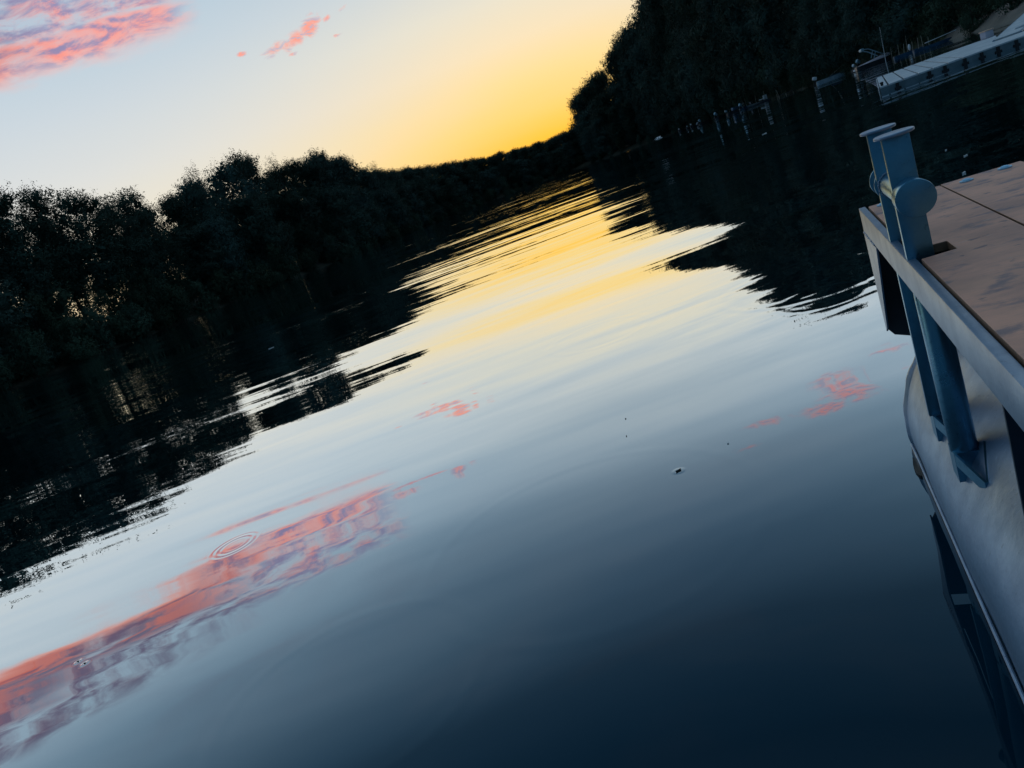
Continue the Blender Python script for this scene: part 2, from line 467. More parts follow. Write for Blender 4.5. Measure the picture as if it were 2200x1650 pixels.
# ground: one sheet out past everything, river bed carved in
def build_ground():
    A = np.concatenate([np.arange(-180, -78, 6), np.arange(-78, 76, 1.0), np.arange(78, 181, 6)])
    T = np.array([-400, -8, -3, -1, 0, .8, 2, 4, 6, 9, 13, 18, 25, 34, 46, 80, 200, 600, 3000.])
    V, F = [], []
    for a in A:
        s = interp(SHORE, float(a))
        for t in T:
            d = max(s + t, 3.0) if t > -399 else 2.0
            zz = ground_h(float(a), float(d))
            if t > -1 and t < 100: zz += .18 * math.sin(a * 2.1 + t) * min(max(t, 0) / 4, 1)
            p = pol(a, d, zz)
            V.append(p[:])
    k = len(T)
    for i in range(len(A) - 1):
        for j in range(k - 1):
            F.append((i * k + j, (i + 1) * k + j, (i + 1) * k + j + 1, i * k + j + 1))
    m_, kk, b, out = mat('bank_earth')
    pos = kk.new('ShaderNodeNewGeometry').outputs['Position']
    f = kk.noise(pos, .6, 6, .65)
    c = kk.mix(kk.sm(f, .35, .65), (.022, .028, .016, 1), (.05, .048, .034, 1))
    sp = kk.new('ShaderNodeSeparateXYZ'); kk.put(sp.inputs[0], pos)
    ratio = kk.m('DIVIDE', sp.outputs[0], kk.m('MAXIMUM', sp.outputs[1], 1.0))
    sand = kk.m('MULTIPLY', kk.sm(ratio, .66, .72), kk.m('GREATER_THAN', sp.outputs[1], 5.0))
    c = kk.mix(sand, c, kk.mix(kk.sm(kk.noise(pos, .35, 6, .7), .35, .65), (.26, .22, .19, 1), (.17, .15, .13, 1)))
    wet = kk.m('MULTIPLY', kk.sm(sp.outputs[2], -.1, .05), kk.m('SUBTRACT', 1.0, kk.sm(sp.outputs[2], .35, .9)))
    c = kk.mix(kk.m('MULTIPLY', kk.m('MULTIPLY', wet, kk.sm(ratio, .45, .5)), .6), c, (.16, .15, .12, 1))
    kk.put(b.inputs['Base Color'], c)
    b.inputs['Roughness'].default_value = .9
    b.inputs['Specular IOR Level'].default_value = .2
    bp = kk.new('ShaderNodeBump'); bp.inputs['Distance'].default_value = .15
    kk.put(bp.inputs['Height'], f); kk.put(b.inputs['Normal'], bp.outputs[0])
    o = mesh_np('ground', V, F, m_, smooth=True)
    tag(o, 'dark earth river banks rising from the water, sandy at the far right', kind='structure')
build_ground()

# ------------------------------------------------------------------ water
def build_water():
    m_, k, b, out = mat('river_water')
    k.t.nodes.remove(b)
    ge = k.new('ShaderNodeNewGeometry')
    pos = ge.outputs['Position']
    sp = k.new('ShaderNodeSeparateXYZ'); k.put(sp.inputs[0], pos)
    x, y = sp.outputs[0], sp.outputs[1]
    dist = k.m('SQRT', k.m('ADD', k.m('MULTIPLY', x, x), k.m('MULTIPLY', y, y)))
    sx = sy = None
    def field(scx, scy, amp, z0, detail=1, mask=None, ax=1.0, rough=.5):
        nonlocal sx, sy
        c = k.noise(k.xyz(k.m('MULTIPLY', x, scx), k.m('MULTIPLY', y, scy), z0), 1, detail, rough, color=True)
        s_ = k.new('ShaderNodeSeparateColor'); k.put(s_.inputs[0], c)
        a_ = k.m('MULTIPLY', k.m('SUBTRACT', s_.outputs[0], .5), amp * ax)
        b_ = k.m('MULTIPLY', k.m('SUBTRACT', s_.outputs[1], .5), amp)
        if mask is not None:
            a_ = k.m('MULTIPLY', a_, mask); b_ = k.m('MULTIPLY', b_, mask)
        sx = a_ if sx is None else k.m('ADD', sx, a_)
        sy = b_ if sy is None else k.m('ADD', sy, b_)
    calm = k.sm(dist, 5.0, 22.0)             # the breeze only reaches the open river
    patch = k.sm(k.noise(k.xyz(k.m('MULTIPLY', x, .012), k.m('MULTIPLY', y, .05), 3.0), 1, 2, .5), .36, .60)
    open_ = k.m('MULTIPLY', calm, k.m('ADD', .35, k.m('MULTIPLY', patch, .65)))
    field(.35, .9, .026, 1.0, 2, None, .6)                    # soft near swell
    field(.45, 2.6, .048, 2.0, 2, None, .4)
    field(1.1, 6.0, .036, 3.0, 2, k.sm(dist, 2.6, 6.5), .3)
    ex = k.m('ADD', k.m('POWER', k.m('ABSOLUTE', k.m('DIVIDE', k.m('SUBTRACT', x, 2.6), 1.3)), 2.0), k.m('POWER', k.m('ABSOLUTE', k.m('DIVIDE', k.m('SUBTRACT', y, 5.4), 1.7)), 2.0))
    field(2.2, 7.0, .085, 4.0, 2, k.m('EXPONENT', k.m('MULTIPLY', ex, -1.0)), .6)
    field(.035, .16, .060, 5.0, 2, k.sm(dist, 10.0, 40.0), .3)  # long wave groups on the open river
    field(.05, .75, .170, 7.0, 2, open_, .2)
    field(.30, 3.2, .110, 9.0, 2, open_, .3)
    field(2.5, 9.0, .040, 11.0, 1, open_, .5)
    # one low wake train crossing the river about ten metres out
    wob = k.m('MULTIPLY', k.m('SUBTRACT', k.noise(k.xyz(k.m('MULTIPLY', x, .22), k.m('MULTIPLY', y, .12), 20.0), 1, 2, .5), .5), 2.2)
    dw = k.m('ADD', dist, wob)
    wenv = k.m('EXPONENT', k.m('MULTIPLY', k.m('POWER', k.m('ABSOLUTE', k.m('DIVIDE', k.m('SUBTRACT', dw, 9.4), 2.3)), 2.0), -1.0))
    wk_ = k.m('MULTIPLY', k.m('MULTIPLY', k.m('COSINE', k.m('MULTIPLY', k.m('SUBTRACT', dw, 10.5), 2 * math.pi / 4.4)), wenv), k.m('MULTIPLY', k.m('ADD', 1.0, k.m('MULTIPLY', k.sm(x, 1.2, 3.2), 1.3)), -.022))
    sy = k.m('ADD', sy, wk_)
    # rings from fish and insects: centre x, y, radius, width, wavenumber, slope
    for cx, cy, r0, w_, kn, am in [(-1.90, 4.24, .115, .035, 150, .04), (.09, 2.80, .72, .06, 50, .0035), (2.36, 5.5, .62, .10, 46, .012), (2.2, 4.9, .30, .07, 60, .012),
                                   (.56, 3.04, .018, .016, 130, .07), (-2.46, 3.38, .012, .014, 200, .09), (-2.40, 3.33, .012, .014, 200, .09),
                                   (.85, 6.2, .45, .10, 50, .006), (-.9, 2.3, .5, .06, 60, .004)]:
        dx = k.m('SUBTRACT', x, cx); dy = k.m('SUBTRACT', y, cy)
        rr = k.m('MAXIMUM', k.m('SQRT', k.m('ADD', k.m('MULTIPLY', dx, dx), k.m('MULTIPLY', dy, dy))), .0005)
        q = k.m('SUBTRACT', rr, r0)
        env = k.m('EXPONENT', k.m('MULTIPLY', k.m('POWER', k.m('ABSOLUTE', k.m('DIVIDE', q, w_)), 2.0), -1.0))
        sl = k.m('MULTIPLY', k.m('MULTIPLY', k.m('SINE', k.m('MULTIPLY', q, kn)), env), am)
        sx = k.m('ADD', sx, k.m('MULTIPLY', sl, k.m('DIVIDE', dx, rr)))
        sy = k.m('ADD', sy, k.m('MULTIPLY', sl, k.m('DIVIDE', dy, rr)))
    nv = k.new('ShaderNodeVectorMath', operation='NORMALIZE')
    k.put(nv.inputs[0], k.xyz(sx, sy, 1.0))
    nrm = nv.outputs[0]
    lw = k.new('ShaderNodeLayerWeight'); lw.inputs[0].default_value = .5
    k.put(lw.inputs['Normal'], nrm)
    f = k.ramp(lw.outputs['Facing'], [(0, (.012,) * 3 + (1,)), (.32, (.022,) * 3 + (1,)), (.42, (.07,) * 3 + (1,)), (.50, (.19,) * 3 + (1,)), (.58, (.37,) * 3 + (1,)),
                                      (.66, (.64,) * 3 + (1,)), (.75, (.84,) * 3 + (1,)), (.84, (.93,) * 3 + (1,)), (1, (.98,) * 3 + (1,))])
    gl = k.new('ShaderNodeBsdfAnisotropic')
    gl.inputs['Roughness'].default_value = .0
    gl.inputs['Color'].default_value = (.93, .98, 1, 1)
    k.put(gl.inputs['Normal'], nrm)
    df = k.new('ShaderNodeBsdfDiffuse'); df.inputs[0].default_value = (.002, .022, .040, 1)
    mx = k.new('ShaderNodeMixShader')
    k.put(mx.inputs[0], f)
    k.t.links.new(df.outputs[0], mx.inputs[1]); k.t.links.new(gl.outputs[0], mx.inputs[2])
    k.t.links.new(mx.outputs[0], out.inputs[0])
    V = [(-900, -900, 0), (900, -900, 0), (900, 900, 0), (-900, 900, 0)]
    o = mesh_np('water', V, [(0, 1, 2, 3)], m_)
    tag(o, 'calm river water mirroring the sunset sky and dark trees', kind='structure')
build_water()

# ------------------------------------------------------------------ trees
def tubes(segs, nseg=6):
    """segs: list of (p0, p1, r0, r1) -> V, F"""
    V, F = [], []
    for p0, p1, r0, r1 in segs:
        p0, p1 = np.array(p0, float), np.array(p1, float)
        d = p1 - p0; d /= max(np.linalg.norm(d), 1e-6)
        u = np.cross(d, (0.3, .9, .1)); u /= np.linalg.norm(u); v = np.cross(d, u)
        b = len(V)
        for p, r in ((p0, r0), (p1, r1)):
            for i in range(nseg):
                t = 2 * math.pi * i / nseg
                V.append(p + r * (math.cos(t) * u + math.sin(t) * v))
        for i in range(nseg):
            j = (i + 1) % nseg
            F.append((b + i, b + j, b + nseg + j, b + nseg + i))
    return V, F

def leaves(C, size, rng, droop=.0, O=None):
    """one small lozenge face per centre"""
    k = len(C)
    d1 = rng.normal(size=(k, 3)); d1[:, 2] -= droop
    d1 /= np.linalg.norm(d1, axis=1)[:, None]
    if O is not None:
        nn = O + rng.normal(size=(k, 3)) * .42
        nn /= np.linalg.norm(nn, axis=1)[:, None] + 1e-9
        d1 -= nn * (d1 * nn).sum(1)[:, None]
        d1 /= np.linalg.norm(d1, axis=1)[:, None] + 1e-9
        d2 = np.cross(nn, d1)
    else:
        d2 = np.cross(d1, rng.normal(size=(k, 3)))
    d2 /= np.linalg.norm(d2, axis=1)[:, None] + 1e-9
    s = (size * rng.uniform(.6, 1.3, k))[:, None]
    V = np.stack([C - d1 * s, C + d2 * s * .5, C + d1 * s, C - d2 * s * .5], 1).reshape(-1, 3)
    F = np.arange(4 * k).reshape(k, 4)
    return V, F

def crown_points(lobes, n_sprig, per, rng, slen, up=.5):
    """leafy sprigs standing out of a set of lobes (centre, radii)"""
    w = np.array([l[1][0] * l[1][1] * l[1][2] for l in lobes]) ** .67
    idx = rng.choice(len(lobes), n_sprig, p=w / w.sum())
    out, dirs = [], []
    for i in idx:
        c, rad = np.array(lobes[i][0]), np.array(lobes[i][1])
        d = rng.normal(size=3); d[2] = d[2] * .9 + .25; d /= np.linalg.norm(d)
        rr = rng.uniform(.45, 1.0) ** .5
        p0 = c + d * rad * rr
        g = d * np.array([1, 1, .6]) + np.array([0, 0, up]) + rng.normal(size=3) * .35
        g /= np.linalg.norm(g)
        L = slen * rng.uniform(.5, 1.4)
        t = rng.uniform(0, 1, per)
        pts = p0 + g * (t * L)[:, None] + rng.normal(size=(per, 3)) * (.10 + .16 * (1 - t))[:, None] * slen
        out.append(pts); dirs.append(np.repeat(d[None] + np.array([[0, 0, .25]]), per, 0))
    return np.concatenate(out), np.concatenate(dirs)

TREE_MESH = {}
def tree_proto(key, Ht, lobes, n_sprig, per, leaf, slen, up, trunk_h, trunk_r, m_leaf, droop=0, lean=0.0, fill=500, fillsize=.5, seed=1, stems=1):
    rng = np.random.default_rng(seed)
    big_ = Ht > 10
    C, O = crown_points(lobes, int(n_sprig * (1.7 if big_ else 1)), per, rng, slen * (.85 if big_ else 1), up)
    V, F = leaves(C, leaf * (.76 if big_ else .9), rng, droop, O)
    if fill:
        w = np.array([l[1][0] * l[1][1] * l[1][2] for l in lobes])
        idx = rng.choice(len(lobes), fill, p=w / w.sum())
        D = rng.normal(size=(fill, 3)); D /= np.linalg.norm(D, axis=1)[:, None]
        CC = np.array([lobes[i][0] for i in idx]) + D * np.array([lobes[i][1] for i in idx]) * (rng.uniform(0, .72, fill) ** .5)[:, None]
        V2, F2 = leaves(CC, fillsize * .8, rng, 0, D)
        F = np.concatenate([F, F2 + len(V)]); V = np.concatenate([V, V2])
    segs = []
    for s_ in range(stems):
        off = rng.normal(size=2) * (.35 if stems > 1 else 0)
        px = np.array([off[0], off[1], -.6]); r = trunk_r * (1 if stems == 1 else .6)
        k = 7
        ln = lean + (rng.normal() * .1 if stems > 1 else 0)
        for i in range(k):
            q = px + np.array([ln * trunk_h / k + rng.normal() * .12, rng.normal() * .12, (trunk_h + .6) / k])
            segs.append((px, q, r, r * .82)); px = q; r *= .82
            if i > 2:
                for _ in range(2):
                    l = lobes[rng.integers(len(lobes))]
                    tgt = np.array(l[0]) * .75 + px * .25
                    mid = (px + tgt) / 2 + np.array([0, 0, .4])
                    segs.append((px, mid, r * .5, r * .3)); segs.append((mid, tgt, r * .3, r * .1))
    TV, TF = tubes(segs)
    TREE_MESH[key] = (Ht, V, F, TV, TF, m_leaf)

def lobes_round(Ht, base, wid, k, rng, r0=.24, shape=.5):
    L = []
    for i in range(k):
        t = rng.uniform(0, 1)
        z = base + (Ht - base) * t
        w = wid * math.sin(math.pi * (shape * .35 + .62 * t + .06)) * rng.uniform(.4, 1)
        a = rng.uniform(0, 2 * math.pi)
        rr = Ht * r0 * rng.uniform(.5, .85) * (1.0 - .35 * t)
        z = min(z, Ht - rr * .8)
        L.append(((math.cos(a) * w * .62, math.sin(a) * w * .62, z), (rr * .95, rr * .95, rr * .9)))
    L.append(((0, 0, Ht - Ht * .1), (Ht * .08, Ht * .08, Ht * .10)))
    return L

def lobes_plume(Ht, base, wid, k, rng, lean):
    L = []
    for i in range(k):
        t = (i + rng.uniform(0, 1)) / k
        z = base + (Ht - base) * t
        w = wid * (math.sin(math.pi * min(.15 + t * .8, 1)) ** .7)
        a = rng.uniform(0, 2 * math.pi)
        rr = max(Ht * .055 * rng.uniform(.6, 1.3) * (1.25 - .7 * t), .4)
        L.append(((math.cos(a) * w * .6 + lean * z, math.sin(a) * w * .6, min(z, Ht - rr)), (rr, rr, rr * 1.5)))
    return L

q = np.random.default_rng(3)
tree_proto('round_a', 20, lobes_round(20, 2.0, 7.0, 26, q), 760, 18, .20, 1.5, .45, 14, .38, M_leafA, .3, fill=2800, fillsize=.62, seed=11)
tree_proto('round_b', 20, lobes_round(20, 1.5, 6.0, 24, q, .22), 760, 18, .20, 1.5, .5, 15, .34, M_leafA, .3, fill=2800, fillsize=.62, seed=12)
tree_proto('round_c', 20, lobes_round(20, 2.5, 7.8, 30, q, .22, .7), 820, 18, .19, 1.4, .5, 14, .40, M_leafB, .2, fill=2800, fillsize=.62, seed=13)
tree_proto('tall_a', 20, lobes_round(20, 3.0, 4.6, 26, q, .18, .4), 700, 18, .19, 1.5, .8, 17, .30, M_leafB, .0, fill=2200, fillsize=.60, seed=14)
tree_proto('tall_b', 20, lobes_round(20, 2.5, 4.2, 28, q, .16, .5), 700, 18, .18, 1.6, .8, 17, .28, M_leafB, .0, fill=2000, fillsize=.60, seed=15)
tree_proto('plume_a', 20, lobes_plume(20, 7.0, 3.0, 20, q, .05), 420, 18, .17, 1.5, .9, 18, .17, M_leafB, .0, lean=.05, fill=520, fillsize=.55, seed=16)
tree_proto('plume_b', 20, lobes_plume(20, 8.2, 2.6, 17, q, .09), 360, 18, .17, 1.6, .9, 18, .15, M_leafB, .0, lean=.09, fill=420, fillsize=.55, seed=17)
tree_proto('airy', 20, lobes_plume(20, 5.0, 3.2, 14, q, .0), 250, 16, .15, 1.7, .7, 18, .15, M_leafB, .0, fill=0, seed=18)
tree_proto('bush_a', 5, lobes_round(5, .2, 3.4, 14, q, .42, .8), 420, 16, .13, .75, .5, 3.0, .07, M_leafC, .1, fill=500, fillsize=.30, seed=19, stems=4)
tree_proto('bush_b', 5, lobes_round(5, .2, 2.8, 12, q, .40, .9), 380, 16, .12, .85, .6, 3.2, .06, M_leafC, .1, fill=420, fillsize=.30, seed=20, stems=5)
tree_proto('weeping', 20, lobes_round(20, 3.0, 7.5, 26, q, .22, .8), 900, 18, .19, 2.0, -.7, 13, .45, M_leafA, 1.2, fill=2800, fillsize=.62, seed=21)

PROTO_OBJ = {}
def plant(key, name, loc, h, w, rz, label, cat, group):
    Ht, V, F, TV, TF, ml = TREE_MESH[key]
    root = empty(name, loc, rz)
    root.scale = (w, w, h / Ht)
    if key not in PROTO_OBJ:
        cr = mesh_np('crown' if 'bush' not in key else 'foliage', V, F, ml, root)
        tr = mesh_np('trunk' if 'bush' not in key else 'stem', TV, TF, M_bark, root, smooth=True)
        PROTO_OBJ[key] = (cr, tr)
    else:
        for p in PROTO_OBJ[key]:
            c = p.copy(); COL.objects.link(c); c.parent = root
    return tag(root, label, cat, group)

def march(tab, a0, a1, step):
    """walk the shoreline between two azimuths, yielding (azimuth, distance)"""
    out = []; a = a0; prev = None; acc = 0.0
    while a <= a1:
        p = pol(a, interp(tab, a))
        if prev is None or (p - prev).length >= step:
            out.append(a); prev = p
        a += .05
    return out

rnd = random.Random(5)
def row(tab, prof, a0, a1, step, off, frac, keys, name, label, group, jit=.06, wk=1.0, jd=1.5, skip=None, zmin=3.0, wmax=9):
    for a in march(tab, a0, a1, step):
        aa = a + rnd.uniform(-.25, .25) * step / interp(tab, a) * 57
        if skip and skip(aa): continue
        d = interp(tab, aa) + off + rnd.uniform(-jd, jd)
        gz = ground_h(aa, d)
        el_ = interp(prof, aa)
        top = H + d * math.tan(R(el_)) * (.94 if aa < 9 else 1.0)
        h = max((top - gz) * frac * (1 + rnd.uniform(-jit, jit * .4)), zmin)
        key = rnd.choice(keys)
        w = wk * (h / 20) ** .6 * rnd.uniform(.85, 1.15) if 'bush' not in key else wk * (h / 5) * rnd.uniform(.9, 1.3)
        lb = label(aa) if callable(label) else label
        gr = group(aa) if callable(group) else group
        cat = 'bush' if 'bush' in key else 'tree'
        plant(key, name(key) if callable(name) else name, pol(aa, d, gz - .15), h, w, rnd.uniform(0, 6.28) if 'plume' not in key else rnd.uniform(-.5, .3), lb, cat, gr)

gap = lambda a: -28.5 < a < -20.4
DEN = ['round_a', 'round_b', 'round_c', 'tall_a', 'weeping']
tn = lambda k: 'bush' if 'bush' in k else ('poplar_tree' if ('plume' in k or 'tall' in k or 'airy' in k) else 'broadleaf_tree')
# left bank
def labL(a):
    if a < -28: return 'dark leafy tree on the left bank at the left edge of the photo'
    if a < -4.5: return 'tall dark leafy tree in the high rounded clump on the left bank'
    if a < 2: return 'dark leafy tree where the left bank tree wall drops lower'
    return 'small far dark tree in the even tree line at the river bend'
def grpL(a):
    if a < -28: return 'trees at the left edge'
    if a < -4.5: return 'trees of the high rounded clump on the left bank'
    if a < 2: return 'trees of the lower left bank'
    return 'trees of the far river bend'
row(LEFT, PROF_L, -46, 14, 6.6, 5, .70, DEN, tn, labL, grpL, .12, 1.0, 1.5, gap)
row(LEFT, PROF_L, -46, 14, 6.6, 13, .99, DEN + ['tall_b'], tn, labL, grpL, .05, 1.0, 1.5, gap)
row(LEFT, PROF_L, -46, 14, 8.5, 22, .97, ['round_c', 'tall_a', 'round_b'], tn, labL, grpL, .05, 1.0, 2.0, gap)
row(LEFT, PROF_L, -28.6, -20.2, 2.5, 9, .99, ['plume_a', 'plume_b', 'plume_a'], tn, 'slender poplar in the left row with sky glinting between bare trunks',
    'slender poplars in the row with sky between the trunks', .07, 1.05, 1.2)
row(LEFT, PROF_L, -28.6, -20.2, 4.4, 16, .90, ['plume_a', 'tall_b'], tn, 'slender poplar in the left row with sky glinting between bare trunks',
    'slender poplars in the row with sky between the trunks', .06, 1.0, 1.2, lambda a: -25.6 < a < -23.2)
row(LEFT, PROF_L, -28.6, -20.2, 4.2, 3.5, .38, ['bush_a', 'bush_b'], 'bush', 'leafy bush under the slender poplars on the left bank',
    'bushes under the slender poplars', .2, .62, 1.0)
row(LEFT, PROF_L, -46, 11, 4.6, .2, .26, ['bush_a', 'bush_b'], 'bush', 'low bush overhanging the water along the left bank', 'bushes along the left waterline', .3, .8, .5, None, 2.6)
row(LEFT, PROF_L, -46, 9, 5.0, 8.0, .42, ['bush_a', 'bush_b'], 'bush', 'tall bush filling in under the left bank trees', 'undergrowth of the left bank', .25, .62, 1.2, gap, 3)
row(LEFT, PROF_L, -28.6, -20.2, 3.6, 6.5, .36, ['bush_a', 'bush_b'], 'bush', 'leafy bush under the slender poplars on the left bank',
    'bushes under the slender poplars', .2, .7, 1.0)
row(LEFT, PROF_L, 1, 14, 5.5, 42, .96, ['round_c', 'round_b', 'round_a'], tn, labL, grpL, .03, 1.2, 3)
for a_, e_ in ((-19.9, 7.3), (-15.9, 8.5), (-3.95, 4.95), (-10.6, 7.5)):
    d_ = interp(LEFT, a_) + 8
    gz_ = ground_h(a_, d_)
    plant('airy', 'poplar_tree', pol(a_, d_, gz_), H + d_ * math.tan(R(e_)) - gz_, .95, rnd.uniform(0, 6),
          {-19.9: 'thin airy tree in the notch between the poplar row and the high clump', -15.9: 'thin airy tree on the left shoulder of the high clump',
           -3.95: 'lone small airy tree standing just right of the high clump', -10.6: 'thin airy tree in the dip between the two domes of the high clump'}[a_], 'tree', None)

# right bank
def labR(a):
    if a < 14.5: return 'dark tree on the narrow headland at the left end of the right bank'
    if a < 21: return 'tall dark tree sloping up the right bank beside the yellow sky'
    return 'tall dark tree on the wooded slope above the moored boats'
def grpR(a):
    if a < 14.5: return 'trees of the headland'
    if a < 21: return 'trees sloping up beside the sky'
    return 'trees on the slope above the boats'
row(RIGHT, PROF_R, 11.6, 47, 7.0, 5, .50, DEN + ['weeping'], tn, labR, grpR, .14, 1.0, 1.5, lambda a: a > 34.5)
row(RIGHT, PROF_R, 11.6, 47, 7.5, 13, .74, DEN, tn, labR, grpR, .10, 1.05, 1.5, lambda a: a > 35)
row(RIGHT, PROF_R, 11.4, 50, 7.5, 23, .985, DEN + ['tall_b'], tn, labR, grpR, .05, 1.05, 1.5, lambda a: a > 35.5)
row(RIGHT, PROF_R, 12, 50, 9, 36, .97, ['round_c', 'round_a'], tn, labR, grpR, .05, 1.2, 2, lambda a: a > 36.5)
row(RIGHT, PROF_R, 34.8, 50, 7.5, 38, .95, ['round_c', 'round_a', 'round_b'], tn, 'dark tree behind the sandy slope at the upper right', 'trees behind the sandy slope', .05, 1.1, 2)
row(RIGHT, PROF_R, 11.6, 36.5, 6.0, 2.0, .16, ['bush_a', 'bush_b'], 'bush', 'green bush at the foot of the right bank trees', 'bushes along the right waterline', .3, .62, .8, None, 2.4)
row(RIGHT, PROF_R, 24.0, 38.5, 5.0, 8.0, .24, ['bush_a', 'bush_b'], 'bush', 'larger bright green bush on the slope behind the moored boats', 'bushes behind the boats', .3, .75, 1.5, None, 3.5, )

row(RIGHT, PROF_R, 34.5, 50, 5.0, 33.0, .4, ['bush_a', 'bush_b'], 'bush', 'bush at the top of the sandy slope, upper right', 'bushes above the sandy slope', .3, .8, 1.5, None, 4)
# ------------------------------------------------------------------ floating dock in the foreground
VPA = 23.39
dock = empty('floating_dock', (0, 0, 0), -R(VPA))        # local X points across the dock, local Y along it away from the camera
tag(dock, 'floating dock with worn pinkish boards, twin post bollard and grey tube float at the right', 'dock')
ZD = .90
A1, A0 = 2.97, -3.2
# deck boards
edges = [(.266, .4965, A1), (.5015, .7425, A1 + .012), (.7475, .9885, A1 - .004), (.9935, 1.2345, A1 + .01), (1.2395, 1.48, A1), (1.485, 1.726, A1 + .006)]
for i, (s0, s1, a1) in enumerate(edges):
    mb = MB()
    if i == 0:
        pts = [(s0, A0), (s1, A0), (s1, a1), (s0 + .004, a1), (s0, a1 - .004)]
        pts += [(s0, 2.372), (.322, 2.372), (.322, 2.288), (s0, 2.292), (s0 + .002, 2.20), (s0, 2.118), (.345, 2.118), (.345, 2.012), (s0, 2.000)]
    else:
        pts = [(s0, A0), (s1, A0), (s1, a1), (s0, a1)]
    mb.prism(pts, 'z', ZD - .024, ZD)
    mb.build('deck_board', M_wood, dock, bevel=.0018)
# edge angle: upright leaf and thin top lip
mb = MB()
mb.prism([(.240, .803), (.240, .893), (.262, .893), (.262, .887), (.246, .887), (.246, .803)], 'y', A0, 3.035)
mb.build('edge_beam', M_galv, dock, bevel=.0022, smooth=True)
# gusset plate at the far corner hanging from the edge angle, and the front apron
mb = MB()
mb.prism([(3.033, .800), (3.033, .405), (2.985, .43), (2.735, .770), (2.715, .800)], 'x', .2385, .2445)
mb.build('corner_gusset', M_galv, dock, bevel=.001)
mb = MB()
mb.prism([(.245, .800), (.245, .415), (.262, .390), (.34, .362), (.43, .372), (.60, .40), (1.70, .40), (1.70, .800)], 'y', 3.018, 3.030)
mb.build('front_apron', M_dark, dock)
# weld bead under the lip where gusset meets angle
mb = MB()
for i in range(13):
    t = i / 12
    mb.sphere((.2395, 3.030 - .26 * t, .8015 + .002 * math.sin(i * 2.3)), (.0035, .013, .004 + .0015 * math.sin(i * 5)), 8, 6)
mb.build('weld_bead', M_galv, dock, smooth=True)
# cross bearers under the boards and the inner stringer
mb = MB()
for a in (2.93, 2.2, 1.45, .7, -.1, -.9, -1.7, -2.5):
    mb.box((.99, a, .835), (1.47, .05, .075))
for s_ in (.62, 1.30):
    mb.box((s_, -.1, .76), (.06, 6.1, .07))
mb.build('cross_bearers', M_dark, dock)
# dark plate added under the post slots to block sky light
mb = MB(); mb.box((.345, 2.19, .852), (.19, .62, .008))
mb.build('slot_shade_plate', M_dark, dock)
# transverse support plates from the frame down to the float
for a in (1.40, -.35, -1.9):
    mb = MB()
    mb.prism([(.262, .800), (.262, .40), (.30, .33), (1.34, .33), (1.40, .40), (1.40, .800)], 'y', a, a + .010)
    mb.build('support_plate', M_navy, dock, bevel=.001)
# far end frame of the dock, starboard beam
mb = MB()
mb.prism([(1.735, .803), (1.735, .893), (1.757, .893), (1.757, .803)], 'y', A0, 3.035)
mb.build('far_beam', M_galv, dock)

# tube float: turned profile along Y with a slightly domed end
def float_tube(sc, zc, r, ya, yb, name):
    V, F = [], []
    prof = [(yb + .055, .0001), (yb + .05, r * .45), (yb + .03, r * .80), (yb + .008, r * .965), (yb, r * .992), (yb - .004, r + .006), (yb - .020, r + .006), (yb - .024, r)]
    y_ = yb - .06
    while y_ > ya:
        prof.append((y_, r)); y_ -= .10
    prof += [(ya, r), (ya - .03, .0001)]
    ns = 96
    rg = np.random.default_rng(2)
    for j, (yy, rr) in enumerate(prof):
        for i in range(ns):
            t = 2 * math.pi * i / ns
            rw = rr
            if 4 < j < 7: rw += .0035 * math.sin(i * 1.7) * rg.uniform(.2, 1)
            if rr == r: rw += .0022 * math.sin(yy * 5 + i * .19) + .0012 * math.sin(yy * 13 + i * .4)
            V.append((sc + math.cos(t) * rw, yy, zc + math.sin(t) * rw))
    for j in range(len(prof) - 1):
        for i in range(ns):
            k_ = (i + 1) % ns
            F.append((j * ns + i, j * ns + k_, (j + 1) * ns + k_, (j + 1) * ns + i))
    return mesh_np(name, V, F[::-1], M_float, dock, smooth=True)
fl = float_tube(.721, .07, .50, -3.6, 2.87, 'tube_float')
# bright reflecting wet line at the waterline, built as a thin tube
mb = MB()
mb.tube([(.2195, 2.84, .012), (.2175, 1.8, .012), (.2175, .5, .012), (.2175, -3.4, .012)], .0045, 8)
mb.build('wet_line_glint', M_galv, fl, smooth=True)

